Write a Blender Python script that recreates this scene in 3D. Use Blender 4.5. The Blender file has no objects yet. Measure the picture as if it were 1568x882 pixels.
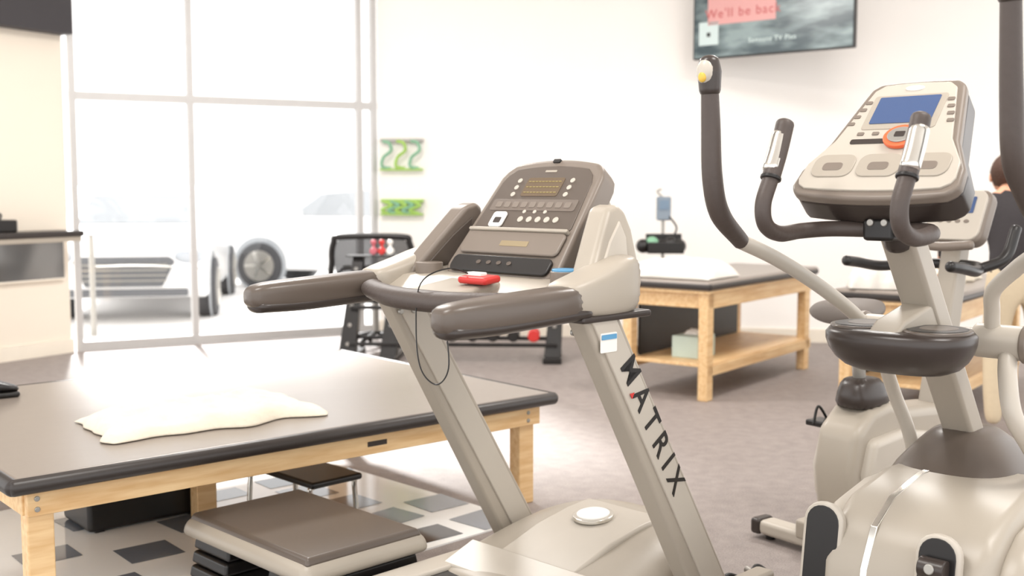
import bpy, bmesh, math, random
from mathutils import Vector, Matrix, noise
random.seed(7)
D=bpy.data
sc=bpy.context.scene
COL=sc.collection
try:
    sc.view_settings.view_transform='Standard'
    sc.view_settings.look='None'
except Exception as e: print(e)

# ---------------------------------------------------------------- materials
def srgb(r,g,b):
    f=lambda c:(c/255/12.92) if c/255<=0.04045 else ((c/255+0.055)/1.055)**2.4
    return (f(r),f(g),f(b),1)
MC={}
def M(name,rgb,rough=.5,metal=0,var=.06,scale=8,bump=0,spec=.5,emit=0,coat=0):
    if name in MC: return MC[name]
    m=D.materials.new(name); m.use_nodes=True
    nt=m.node_tree; b=nt.nodes['Principled BSDF']
    c=srgb(*rgb)
    tc=nt.nodes.new('ShaderNodeTexCoord'); nz=nt.nodes.new('ShaderNodeTexNoise')
    nz.inputs['Scale'].default_value=scale; nz.inputs['Detail'].default_value=4
    nt.links.new(tc.outputs['Object'],nz.inputs['Vector'])
    mx=nt.nodes.new('ShaderNodeMix'); mx.data_type='RGBA'
    mx.inputs[6].default_value=tuple(x*(1-var) for x in c[:3])+(1,)
    mx.inputs[7].default_value=tuple(min(1,x*(1+var)) for x in c[:3])+(1,)
    nt.links.new(nz.outputs['Fac'],mx.inputs[0]); nt.links.new(mx.outputs[2],b.inputs['Base Color'])
    b.inputs['Roughness'].default_value=rough; b.inputs['Metallic'].default_value=metal
    b.inputs['Specular IOR Level'].default_value=spec
    b.inputs['Coat Weight'].default_value=coat
    if bump:
        bp=nt.nodes.new('ShaderNodeBump'); bp.inputs['Strength'].default_value=bump; bp.inputs['Distance'].default_value=.01
        nt.links.new(nz.outputs['Fac'],bp.inputs['Height']); nt.links.new(bp.outputs['Normal'],b.inputs['Normal'])
    if emit:
        b.inputs['Emission Color'].default_value=c; b.inputs['Emission Strength'].default_value=emit
    MC[name]=m; return m
def wood(name,c1,c2):
    m=D.materials.new(name); m.use_nodes=True; nt=m.node_tree; b=nt.nodes['Principled BSDF']
    tc=nt.nodes.new('ShaderNodeTexCoord'); mp=nt.nodes.new('ShaderNodeMapping'); mp.inputs['Scale'].default_value=(3,30,30)
    nz=nt.nodes.new('ShaderNodeTexNoise'); nz.inputs['Scale'].default_value=1.5; nz.inputs['Detail'].default_value=6
    cr=nt.nodes.new('ShaderNodeValToRGB'); cr.color_ramp.elements[0].color=srgb(*c1); cr.color_ramp.elements[1].color=srgb(*c2)
    cr.color_ramp.elements[0].position=.3; cr.color_ramp.elements[1].position=.7
    nt.links.new(tc.outputs['Object'],mp.inputs[0]); nt.links.new(mp.outputs[0],nz.inputs[0]); nt.links.new(nz.outputs[0],cr.inputs[0]); nt.links.new(cr.outputs[0],b.inputs['Base Color'])
    b.inputs['Roughness'].default_value=.45
    return m
BEIGE=M('machine_beige',(166,157,144),.36,0,.03)
BEIGE_L=M('machine_beige_light',(186,178,166),.34,0,.03)
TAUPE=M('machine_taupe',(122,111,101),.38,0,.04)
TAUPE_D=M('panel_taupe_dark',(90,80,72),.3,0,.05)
GRIP=M('grip_brown_rubber',(72,62,57),.5,0,.06,60,.12)
BROWN=M('plastic_brown',(54,46,42),.32,0,.05)
BLACK=M('plastic_black',(24,21,20),.35,0,.05)
MESHB=M('mesh_black',(52,50,50),.8,0,.2,60)
VINYL=M('vinyl_taupe',(132,122,113),.30,0,.03,14,.04,.6)
VINYLD=M('vinyl_dark_edge',(48,42,39),.38,0,.06,20,.05)
CHROME=M('chrome',(215,212,205),.2,1,.02)
STEEL=M('steel_grey',(165,162,156),.35,.6,.03)
WHITE=M('white_plastic',(235,232,226),.4)
WALL=M('wall_paint',(247,243,238),.85,0,.01,2)
WALLB=M('wall_paint_beige',(230,220,205),.85,0,.01,2)
TRIM=M('trim_paint',(232,223,208),.6)
FRAME=M('window_frame',(190,188,186),.4,.2)
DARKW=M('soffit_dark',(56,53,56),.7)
TOWEL=M('towel_cotton',(222,212,194),.95,0,.05,40,.4)
PILLOW=M('pillow_white',(222,217,209),.9,0,.03,30,.3)
RED=M('red_plastic',(198,48,44),.4)
GREEN=M('band_green',(155,192,92),.5)
GREEN2=M('band_green_pale',(126,174,142),.5)
BLUE=M('lcd_blue',(66,86,126),.2,0,.03,4)
BLUEP=M('blue_plastic',(90,150,190),.4)
ORANGE=M('orange_plastic',(228,104,60),.4)
YELL=M('yellow_plastic',(215,175,70),.4)
WOOD=wood('pine_wood',(214,172,120),(236,204,156))
RUBBER=M('tyre_rubber',(70,70,72),.8)
SKIN=M('skin',(205,150,120),.55,0,.05,20)
HAIR=M('hair_brown',(70,44,30),.7,0,.2,80,.4)
KHAKI=M('cloth_khaki',(205,188,160),.9,0,.05,40,.2)
NAVY=M('cloth_dark',(40,35,37),.9,0,.08,40,.2)
SHOE=M('shoe_grey',(150,140,135),.7)
CARW=M('car_paint',(245,245,245),.25,0,.02,2,0,.5,0,.6)
GLASSD=M('car_glass',(168,172,176),.1)

# ---------------------------------------------------------------- helpers
def root(name,loc=(0,0,0),rot=0):
    e=D.objects.new(name,None); e.location=loc; e.rotation_euler=(0,0,rot); e.empty_display_size=.1; COL.objects.link(e); return e
def P(name,par,verts,faces,mat,bevel=0,seg=3,sub=0,sharp=40,mats=None,fm=None):
    me=D.meshes.new(name); bm=bmesh.new()
    vs=[bm.verts.new(v) for v in verts]
    for i,f in enumerate(faces):
        try:
            ff=bm.faces.new([vs[k] for k in f])
            if fm: ff.material_index=fm[i]
        except ValueError: pass
    bmesh.ops.recalc_face_normals(bm,faces=bm.faces)
    for f in bm.faces: f.smooth=True
    if not sub:
        for e in bm.edges:
            if len(e.link_faces)==2 and e.calc_face_angle(0)>math.radians(sharp): e.smooth=bool(bevel)
    bm.to_mesh(me); bm.free()
    for mm in (mats or [mat]): me.materials.append(mm)
    o=D.objects.new(name,me); COL.objects.link(o)
    if par: o.parent=par
    if bevel:
        b=o.modifiers.new('b','BEVEL'); b.width=bevel; b.segments=seg; b.limit_method='ANGLE'; b.angle_limit=math.radians(30); b.harden_normals=True
    if sub:
        s=o.modifiers.new('s','SUBSURF'); s.levels=sub; s.render_levels=sub
    return o
def box(name,par,c,size,mat,bevel=.004,rz=0,ry=0,rx=0,taper=1):
    x,y,z=[k/2 for k in size]
    R=Matrix.Rotation(rz,3,'Z')@Matrix.Rotation(ry,3,'Y')@Matrix.Rotation(rx,3,'X')
    vs=[]
    for sz in(-1,1):
        t=taper if sz>0 else 1
        for sx,sy in((-1,-1),(1,-1),(1,1),(-1,1)): vs.append(Vector(c)+R@Vector((sx*x*t,sy*y*t,sz*z)))
    fs=[(0,3,2,1),(4,5,6,7),(0,1,5,4),(1,2,6,5),(2,3,7,6),(3,0,4,7)]
    return P(name,par,vs,fs,mat,bevel)
def prism(name,par,prof,l0,l1,mat,bevel=.01,seg=3,shear=None):
    """shear=(k,z0): l' = l + k*(z-z0)"""
    f=(lambda z:shear[0]*(z-shear[1])) if shear else (lambda z:0)
    n=len(prof); vs=[Vector((s,l0+f(z),z)) for s,z in prof]+[Vector((s,l1+f(z),z)) for s,z in prof]
    fs=[tuple(range(n)),tuple(range(2*n-1,n-1,-1))]+[(i,(i+1)%n,n+(i+1)%n,n+i) for i in range(n)]
    return P(name,par,vs,fs,mat,bevel,seg)
def plate(name,par,out,org,xa,ya,th,mat,bevel=.004,seg=3,off=0):
    o=Vector(org); x=Vector(xa).normalized(); y=Vector(ya).normalized(); nn=x.cross(y)
    n=len(out)
    vs=[o+x*a+y*b+nn*off for a,b in out]+[o+x*a+y*b+nn*(off-th) for a,b in out]
    fs=[tuple(range(n)),tuple(range(2*n-1,n-1,-1))]+[(i,(i+1)%n,n+(i+1)%n,n+i) for i in range(n)]
    return P(name,par,vs,fs,mat,bevel,seg,sharp=35)
def loft(name,par,rings,mat,sub=0,sharp=50,bevel=0):
    n=len(rings[0]); vs=[v for r in rings for v in r]
    fs=[tuple(range(n)),tuple(range(len(vs)-1,len(vs)-n-1,-1))]
    for k in range(len(rings)-1):
        for i in range(n): fs.append((k*n+i,k*n+(i+1)%n,(k+1)*n+(i+1)%n,(k+1)*n+i))
    return P(name,par,vs,fs,mat,bevel,3,sub,sharp)
def cr(pts,k=8):
    pts=[Vector(p) for p in pts]
    if len(pts)<3: return pts
    q=[pts[0]*2-pts[1]]+pts+[pts[-1]*2-pts[-2]]; out=[]
    for i in range(1,len(q)-2):
        a,b,c,d=q[i-1:i+3]
        for j in range(k):
            t=j/k; out.append(.5*((2*b)+(c-a)*t+(2*a-5*b+4*c-d)*t*t+(3*b-a-3*c+d)*t**3))
    out.append(pts[-1]); return out
def tube(name,par,pts,r,mat,n=16,k=8,flat=(1,1),up=(0,0,1),smooth=True,cap=True):
    src=len(pts); p=cr(pts,k) if (smooth and src>2) else [Vector(a) for a in pts]
    rs=r if isinstance(r,(list,tuple)) else [r]*src
    def rad(i):
        t=i/(len(p)-1)*(src-1); a=int(min(t,src-2)); f=t-a; return rs[a]*(1-f)+rs[a+1]*f
    rings=[]; U=Vector(up)
    for i,c in enumerate(p):
        T=(p[min(i+1,len(p)-1)]-p[max(i-1,0)]).normalized()
        u=U-T*U.dot(T)
        if u.length<1e-3: u=Vector((1,0,.01)).cross(T)
        u.normalize(); U=u; w=T.cross(u); rr=rad(i)
        rings.append([c+u*math.cos(a)*rr*flat[0]+w*math.sin(a)*rr*flat[1] for a in [2*math.pi*j/n for j in range(n)]])
    if cap:
        def capr(ring,cen,d,rr):
            return [[cen+d*rr*math.sin(b)+(v-cen)*math.cos(b) for v in ring] for b in (.5,1.0,1.35)]
        T0=(p[0]-p[1]).normalized(); T1=(p[-1]-p[-2]).normalized()
        rings=list(reversed(capr(rings[0],p[0],T0,rad(0)*.6)))+rings+capr(rings[-1],p[-1],T1,rad(len(p)-1)*.6)
    return loft(name,par,rings,mat)
def cyl(name,par,a,b,r,mat,r2=None,n=28,bevel=.003):
    a=Vector(a);b=Vector(b);T=(b-a).normalized(); u=T.orthogonal().normalized(); w=T.cross(u); r2=r if r2 is None else r2
    return loft(name,par,[[a+(u*math.cos(t)+w*math.sin(t))*r for t in [2*math.pi*j/n for j in range(n)]],[b+(u*math.cos(t)+w*math.sin(t))*r2 for t in [2*math.pi*j/n for j in range(n)]]],mat,bevel=bevel)
def rr(w,h,r,cx=0,cy=0,n=5):
    out=[]
    for (sx,sy,a0) in ((1,1,0),(-1,1,90),(-1,-1,180),(1,-1,270)):
        for i in range(n+1):
            a=math.radians(a0+90*i/n); out.append((cx+sx*(w/2-r)+r*math.cos(a),cy+sy*(h/2-r)+r*math.sin(a)))
    return out
def ell(a,b,cx=0,cy=0,n=28): return [(cx+a*math.cos(2*math.pi*i/n),cy+b*math.sin(2*math.pi*i/n)) for i in range(n)]
def ellipsoid(name,par,c,r,mat,n=20,fn=None,sub=0):
    vs=[];fs=[];m=n//2
    for i in range(1,m):
        th=math.pi*i/m
        for j in range(n):
            ph=2*math.pi*j/n; v=Vector((math.sin(th)*math.cos(ph),math.sin(th)*math.sin(ph),math.cos(th)))
            k=fn(v) if fn else 1
            vs.append(Vector(c)+Vector((v.x*r[0],v.y*r[1],v.z*r[2]))*k)
    for i in range(m-2):
        for j in range(n): fs.append((i*n+j,i*n+(j+1)%n,(i+1)*n+(j+1)%n,(i+1)*n+j))
    vs+= [Vector(c)+Vector((0,0,r[2])),Vector(c)-Vector((0,0,r[2]))]
    for j in range(n): fs.append((len(vs)-2,(j+1)%n,j)); fs.append((len(vs)-1,(m-2)*n+j,(m-2)*n+(j+1)%n))
    return P(name,par,vs,fs,mat,sub=sub,sharp=80)
def text(name,par,s,org,xa,ya,size,mat,extr=.0008,sx=1.0,bold=0,sp=1.15):
    cu=D.curves.new(name,'FONT'); cu.body=s; cu.size=size; cu.extrude=extr; cu.align_x='CENTER'; cu.align_y='CENTER'; cu.space_character=sp; cu.offset=bold
    cu.materials.append(mat)
    o=D.objects.new(name,cu); COL.objects.link(o); o.parent=par
    x=Vector(xa).normalized(); y=Vector(ya).normalized(); z=x.cross(y)
    m=Matrix((x,y,z)).transposed().to_4x4(); m.translation=Vector(org)
    o.matrix_local=m@Matrix.Diagonal((sx,1,1,1)); return o
def lump(name,par,c,L,W,H,rz,mat,seed=0,nx=44,ny=28,amp=.35,irr=.12,fold=.12):
    """soft folded cloth / pillow: closed mesh lying on z=c.z"""
    vs=[];fs=[];R=Matrix.Rotation(rz,3,'Z')
    for side in (1,0):
        for i in range(nx+1):
            for j in range(ny+1):
                u=i/nx*2-1; v=j/ny*2-1
                e=max(0,(1-abs(u)**4)*(1-abs(v)**4))**.5
                x=u*L/2*(1+irr*noise.noise(Vector((v*2,seed,1)))*abs(u)); y=v*W/2*(1+irr*2*noise.noise(Vector((u*2.5,seed,5)))*abs(v))
                z=0.002
                if side:
                    nn=noise.fractal(Vector((u*2.2+seed,v*1.8,seed)),1,2,4)
                    z=.006+H*e*(.75+amp*nn+fold*abs(noise.noise(Vector((u*7,v*6+seed,2))))-fold*max(0,1-abs(noise.noise(Vector((u*3+seed,v*4,7))))*9))
                vs.append(Vector(c)+R@Vector((x,y,max(z,.002))))
    N=(nx+1)*(ny+1)
    idx=lambda s,i,j:s*N+i*(ny+1)+j
    for i in range(nx):
        for j in range(ny):
            fs.append((idx(0,i,j),idx(0,i+1,j),idx(0,i+1,j+1),idx(0,i,j+1))); fs.append((idx(1,i,j),idx(1,i,j+1),idx(1,i+1,j+1),idx(1,i+1,j)))
    for i in range(nx):
        for j in (0,ny): fs.append((idx(0,i,j),idx(1,i,j),idx(1,i+1,j),idx(0,i+1,j)))
    for j in range(ny):
        for i in (0,nx): fs.append((idx(0,i,j),idx(0,i,j+1),idx(1,i,j+1),idx(1,i,j)))
    return P(name,par,vs,fs,mat,sharp=80,sub=1)

# ---------------------------------------------------------------- room
A=Vector((-3.77,9.54,0)); C=Vector((-1.30,10.84,0)); wd=(C-A).normalized(); wang=math.atan2(wd.y,wd.x)
HC=3.8
def floor_mat():
    m=D.materials.new('carpet_floor'); m.use_nodes=True; nt=m.node_tree; b=nt.nodes['Principled BSDF']
    tc=nt.nodes.new('ShaderNodeTexCoord'); n1=nt.nodes.new('ShaderNodeTexNoise'); n1.inputs['Scale'].default_value=160; n1.inputs['Detail'].default_value=3
    n2=nt.nodes.new('ShaderNodeTexNoise'); n2.inputs['Scale'].default_value=14; n2.inputs['Detail'].default_value=6
    c=nt.nodes.new('ShaderNodeValToRGB'); c.color_ramp.elements[0].color=srgb(118,109,106); c.color_ramp.elements[1].color=srgb(162,152,147)
    c.color_ramp.elements[0].position=.3;c.color_ramp.elements[1].position=.7
    ad=nt.nodes.new('ShaderNodeMix'); ad.inputs[0].default_value=.35
    nt.links.new(tc.outputs['Object'],n1.inputs[0]); nt.links.new(tc.outputs['Object'],n2.inputs[0])
    nt.links.new(n1.outputs[0],ad.inputs[2]); nt.links.new(n2.outputs[0],ad.inputs[3]); nt.links.new(ad.outputs[0],c.inputs[0])
    nt.links.new(c.outputs[0],b.inputs['Base Color']); b.inputs['Roughness'].default_value=.6
    bp=nt.nodes.new('ShaderNodeBump'); bp.inputs['Strength'].default_value=.3; bp.inputs['Distance'].default_value=.004
    nt.links.new(n1.outputs[0],bp.inputs['Height']); nt.links.new(bp.outputs[0],b.inputs['Normal'])
    return m
fl=[(-3.77,9.54),(-5.4,6.9),(-5.4,-1.0),(7,-1.0),(7,9.37),(-1.30,10.84)]
n=len(fl)
P('floor',None,[Vector((x,y,0)) for x,y in fl]+[Vector((x,y,-.12)) for x,y in fl],[tuple(range(n)),tuple(range(2*n-1,n-1,-1))]+[(i,(i+1)%n,n+(i+1)%n,n+i) for i in range(n)],floor_mat())
P('ceiling',None,[Vector((x,y,HC)) for x,y in fl]+[Vector((x,y,HC+.12)) for x,y in fl],[tuple(range(n)),tuple(range(2*n-1,n-1,-1))]+[(i,(i+1)%n,n+(i+1)%n,n+i) for i in range(n)],WALL)
def wall(name,a,b,z0,z1,th,mat,out=1):
    a=Vector(a);b=Vector(b);d=(b-a).normalized(); nn=Vector((-d.y,d.x,0))*out*th
    vs=[Vector((p.x,p.y,z)) for z in(z0,z1) for p in (a,b,b+nn,a+nn)]
    return P(name,None,vs,[(0,3,2,1),(4,5,6,7),(0,1,5,4),(1,2,6,5),(2,3,7,6),(3,0,4,7)],mat)
wall('wall_back',(-1.30,10.84,0),(7,9.376,0),0,HC,.15,WALL)
wall('wall_left',(-3.80,9.50,0),(-5.4,6.9,0),0,HC,.15,WALLB,-1)
wall('baseboard_left',(-3.775,9.50,0),(-5.375,6.9,0),0,.12,.02,TRIM,-1)
wall('baseboard_back',(-1.30,10.82,0),(7,9.356,0),0,.12,.02,TRIM,1)
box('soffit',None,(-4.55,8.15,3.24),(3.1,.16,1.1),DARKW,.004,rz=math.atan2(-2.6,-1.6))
# window
wn=root('window_1',(A.x,A.y,0),wang)
Lw=(C-A).length
for i,x in enumerate((0.03,1.02,2.61,Lw-.03)): box('mullion_%d'%i,wn,(x,.04,1.9),(.055,.08,3.8),FRAME,.003)
for i,z in enumerate((.04,2.2,3.7)): box('transom_%d'%i,wn,(Lw/2,.04,z),(Lw,.075,.07 if i!=0 else .08),FRAME,.003)
gm=D.materials.new('window_glass'); gm.use_nodes=True; nt=gm.node_tree; nt.nodes.clear()
o_=nt.nodes.new('ShaderNodeOutputMaterial'); tr=nt.nodes.new('ShaderNodeBsdfTransparent'); gl=nt.nodes.new('ShaderNodeBsdfGlossy'); gl.inputs['Roughness'].default_value=.02; mi=nt.nodes.new('ShaderNodeMixShader'); mi.inputs[0].default_value=.04
nt.links.new(tr.outputs[0],mi.inputs[1]); nt.links.new(gl.outputs[0],mi.inputs[2]); nt.links.new(mi.outputs[0],o_.inputs[0])
P('glass',wn,[(0,.04,.02),(Lw,.04,.02),(Lw,.04,3.78),(0,.04,3.78)],[(0,1,2,3)],gm)

# left mirror, with solid stand-ins for what it reflects
la_=math.atan2(-2.6,-1.6)
cs=root('wall_mirror',(-4.13,8.97,0),la_)
box('mirror_glass',cs,(.3,.03,.82),(1.7,.03,.34),M('mirror_surface',(150,150,150),.12,.7),.004)
box('mirror_frame',cs,(.3,.02,.645),(1.72,.05,.02),TRIM,.004)
sh=root('reflected_table',(-4.13,8.97,0),la_)  # solid slab standing in for the mat table reflected in the mirror
box('reflected_table_edge',sh,(.3,.18,1.035),(1.7,.3,.05),VINYLD,.015)
box('reflected_table_face',sh,(.3,.18,.99),(1.66,.27,.04),BEIGE,.004)
sp=root('reflected_device',(-4.13,8.97,0),la_)  # solid box standing in for the black device reflected in the mirror
box('body',sp,(.30,.18,1.11),(.55,.18,.10),BLACK,.015); cyl('knob',sp,(.3,.275,1.11),(.3,.29,1.11),.03,STEEL)
tube('handle',sp,[(.12,.18,1.16),(.14,.18,1.21),(.46,.18,1.21),(.48,.18,1.16)],.009,BLACK)

# ---------------------------------------------------------------- outside
P('ground_outside',None,[(-60,8,-.13),(40,8,-.13),(40,80,-.13),(-60,80,-.13)],[(0,1,2,3)],M('concrete',(228,226,224),.9,0,.05,.7))
def car(loc,rz,paint):
    c=root('car',loc,rz)
    prof=[(-2.2,.35),(-2.25,.75),(-2.1,1.0),(-1.75,1.08),(-1.2,1.5),(-.3,1.62),(.5,1.55),(1.15,1.12),(2.0,.98),(2.25,.8),(2.28,.4),(2.1,.28),(-2.1,.28)]
    prism('body',c,prof,-.9,.9,paint,.12,4)
    prism('cabin_glass_side',c,[(-1.6,1.1),(-1.1,1.42),(-.3,1.52),(.4,1.46),(.9,1.12)],-.915,.915,GLASSD,.02)
    plate('windscreen',c,[(-.7,0),(.7,0),(.6,.62),(-.6,.62)],(1.2,0,1.1),(0,1,0),(-.65,0,.43),.03,GLASSD,off=.03)
    plate('grille',c,[(-.42,-.17),(.42,-.17),(.56,.12),(.50,.17),(-.50,.17),(-.56,.12)],(2.285,0,.60),(0,1,0),(0,0,1),.05,M('grille_grey',(92,94,98),.5),.02,off=.02)
    box('lower_grille',c,(2.28,0,.36),(.05,1.4,.08),M('grille_grey',(92,94,98)),.02)
    for z in(.50,.56,.62,.68): box('grille_bar',c,(2.31,0,z),(.02,.95,.012),STEEL,.003)
    for s in(-1,1):
        ellipsoid('headlight_%d'%s,c,(2.2,s*.72,.76),(.1,.2,.09),M('lamp_glass',(170,175,182),.1))
        box('mirror_%d'%s,c,(.75,s*1.0,1.15),(.12,.2,.14),paint,.04)
        for x in(-1.4,1.4):
            cyl('tyre',c,(x,s*.72,.35),(x,s*.95,.35),.36,RUBBER,bevel=.03); cyl('rim',c,(x,s*.94,.35),(x,s*.965,.35),.24,STEEL)
            cyl('arch',c,(x,s*.88,.37),(x,s*.905,.37),.43,GLASSD)
            for q in range(5):
                a=q*2*math.pi/5; box('spoke',c,(x+.13*math.cos(a),s*.97,.35+.13*math.sin(a)),(.2,.01,.045),CHROME,.003,ry=-a)
    return c
car((-4.78,14.75,-.13),math.radians(-80),CARW)
car((-2.40,17.9,-.13),math.radians(172),CARW)
fe=root('fence',(-2.9,21,-.13),0)
for i in range(14): box('picket_%d'%i,fe,(i*.16,0,.6),(.04,.04,1.2),STEEL,.003)
for z in(.2,1.1): box('rail',fe,(1.05,0,z),(2.2,.03,.05),STEEL,.003)
bo=root('bollard_post',(-4.38,11.55,-.13)); cyl('post',bo,(0,0,0),(0,0,1.05),.03,STEEL); tube('arm',bo,[(0,0,.72),(.5,.05,.73),(1.1,.1,.70)],.010,STEEL)
cyl('cap',bo,(0,0,1.05),(0,0,1.07),.045,STEEL)

# ---------------------------------------------------------------- mat table (front left)
tang=math.atan2(4.89-3.38,.20+1.55); TL=2.29; TW=1.75
mt=root('mat_table',(-1.55,3.38,0),tang)
prism('mat_pad',mt,[(0,.455),(TL,.455),(TL,.5),(0,.5)],0,TW,VINYL,.02,4)
for (a,b,nm) in (((0.0,.0),(TL,.0),'edge_near'),((0,TW),(TL,TW),'edge_far'),((0,0),(0,TW),'edge_left'),((TL,0),(TL,TW),'edge_right')):
    tube(nm,mt,[(a[0],a[1],.474),(b[0],b[1],.474)],.027,VINYLD,smooth=False)
for y,nm in((.05,'apron_near'),(TW-.05,'apron_far')): box(nm,mt,(TL/2,y,.405),(TL-.1,.035,.085),WOOD,.004)
for x,nm in((.06,'apron_left'),(TL-.06,'apron_right')): box(nm,mt,(x,TW/2,.405),(.035,TW-.13,.085),WOOD,.004)
box('under_panel',mt,(TL/2,TW/2,.448),(TL-.06,TW-.06,.012),WOOD,.002)
for x in(.1,TL-.1):
    for y in(.1,TW-.1): box('leg',mt,(x,y,.2),(.085,.07,.40),WOOD,.006)
for x in(.08,TL-.12):
    for z in(.385,.42): cyl('bolt',mt,(x,.028,z),(x,.034,z),.009,STEEL)
box('maker_plate',mt,(TL*.6,.031,.405),(.09,.003,.02),BROWN,.001)
box('centre_leg',mt,(1.0,.80,.2),(.09,.07,.40),WOOD,.006)
st=root('storage_crate',(-1.62,4.66,0),tang)
box('body',st,(0,0,.12),(.50,.3,.22),BLACK,.02); box('lid',st,(0,0,.245),(.54,.34,.03),BLACK,.01); box('handle',st,(0,-.165,.16),(.15,.02,.03),STEEL,.005)
for sx in(-.2,.2):
    for sy in(-.12,.12): box('crate_foot',st,(sx,sy,.007),(.04,.04,.014),BLACK,.002)
lump('folded_towel',None,(-1.22,4.30,.501),.84,.46,.085,tang-.05,TOWEL,3,amp=.34,irr=.12,fold=.22)
bag=root('shoe',(-2.28,4.72,.501),.6)
loft('upper',bag,[[Vector((x,w*math.cos(a),.02+h*.5+h*.5*math.sin(a))) for a in [2*math.pi*j/14 for j in range(14)]] for x,w,h in((-.14,.02,.05),(-.12,.035,.08),(-.05,.04,.09),(.03,.042,.065),(.1,.045,.045),(.15,.02,.02))],BLACK,sub=1)
box('sole',bag,(.0,0,.012),(.29,.085,.024),BLACK,.01)

# tiled floor area
tf_F=math.radians(45); O=Vector((.317,3.775,0))
tm=root('tiled_floor_mat',(O.x,O.y,0),tf_F)
MATW=M('tile_white',(236,236,234),.1,0,.02); MG=M('tile_grey',(110,115,124),.1,0,.05); MK=M('tile_black',(34,35,40),.08,0,.05)
box('base',tm,(-1.25,1.62,.003),(3.3,1.7,.006),MATW,0)
vs=[];fs=[];fmi=[]
for i in range(11):
    for j in range(6):
        if random.random()<.36: continue
        cx=-2.7+i*.3+random.uniform(-.03,.03); cy=.92+j*.28+random.uniform(-.03,.03); w=.21;h=.16+random.random()*.06
        b0=len(vs); a=random.uniform(-.12,.12)
        for sx,sy in((-1,-1),(1,-1),(1,1),(-1,1)):
            x=sx*w/2;y=sy*h/2; vs.append(Vector((cx+x*math.cos(a)-y*math.sin(a),cy+x*math.sin(a)+y*math.cos(a),.0075)))
        fs.append((b0,b0+1,b0+2,b0+3)); fmi.append(0 if random.random()<.6 else 1)
P('tiles',tm,vs,fs,None,mats=[MG,MK],fm=fmi)

# ---------------------------------------------------------------- treadmill
T=root('treadmill',(O.x,O.y,0),tf_F)
box('deck_frame',T,(-1.05,0,.075),(1.5,.70,.09),BROWN,.01)
box('running_belt',T,(-1.05,0,.125),(1.46,.52,.02),BLACK,.006)
for s in(-1,1): box('side_rail_%d'%s,T,(-1.02,s*.31,.13),(1.52,.11,.04),BEIGE_L,.012)
box('rear_cap',T,(-1.82,0,.08),(.1,.72,.1),TAUPE,.03)
for s in(-1,1): box('rear_foot_%d'%s,T,(-1.75,s*.3,.015),(.08,.06,.03),BLACK,.005)
rings=[]
for s,w,h,b in((-.52,.33,.14,.06),(-.49,.365,.152,.05),(-.32,.375,.195,.04),(-.16,.375,.23,.04),(0,.365,.262,.04),(.12,.33,.272,.04),(.22,.265,.265,.04),(.30,.18,.235,.04),(.345,.09,.17,.05)):
    r=[]
    for j in range(24):
        a=2*math.pi*j/24; ca=math.cos(a);sa=math.sin(a)
        x=math.copysign(abs(ca)**.45,ca)*w; z=(b+h)/2+math.copysign(abs(sa)**.6,sa)*(h-b)/2
        if sa>0: z-= .03*(abs(ca))**2
        r.append(Vector((s,x,z)))
    rings.append(r)
loft('motor_hood',T,rings,BEIGE,sub=2)
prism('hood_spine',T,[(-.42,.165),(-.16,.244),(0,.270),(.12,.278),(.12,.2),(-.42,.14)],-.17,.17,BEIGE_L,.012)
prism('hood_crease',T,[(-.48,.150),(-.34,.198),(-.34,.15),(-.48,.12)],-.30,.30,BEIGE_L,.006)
plate('badge_disc',T,ell(.072,.072),(-.03,.02,.275),(1,0,.1),(0,1,0),.014,CHROME,.003,off=.004)
plate('badge_face',T,ell(.058,.058),(-.03,.02,.280),(1,0,.1),(0,1,0),.006,WHITE,.002,off=.003)
for s in(-1,1):
    box('base_rail_%d'%s,T,(.02,s*.425,.055),(.70,.075,.09),BEIGE,.015)
    prism('mast_%d'%s,T,[(-.07,.09),(.115,.09),(-.475,1.04),(-.63,1.04)],s*.39,s*.46,BEIGE,.012)
    prism('mast_inner_%d'%s,T,[(-.055,.16),(.05,.16),(-.50,1.04),(-.605,1.04)],s*.383,s*.467,BEIGE_L,.004)
    box('foot_%d'%s,T,(.3,s*.425,.012),(.08,.07,.024),BLACK,.006)
dn=Vector((.58,0,-.95)).normalized(); up=Vector((.95,0,.58)).normalized()
text('mast_lettering',T,'MATRIX',(-.33,-.4685,.705),dn,up,.10,BLACK,bold=.0012,sp=1.55)
plate('lettering_accent',T,[(-.009,-.009),(.009,-.009),(0,.009)],(-.430,-.4695,.815),dn,up,.002,RED,0,off=.002)
plate('warning_label',T,rr(.07,.055,.004),(-.535,-.4675,.975),(1,0,0),(0,0,1),.002,WHITE,0,off=.001)
plate('warning_label_band',T,rr(.064,.014,.002,0,.016),(-.535,-.4695,.975),(1,0,0),(0,0,1),.001,BLUEP,0,off=.001)
for s in(-1,1):
    for a in(-.585,-.53): cyl('mast_bolt',T,(a,s*.385,1.0),(a,s*.375,1.0),.01,STEEL)
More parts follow.
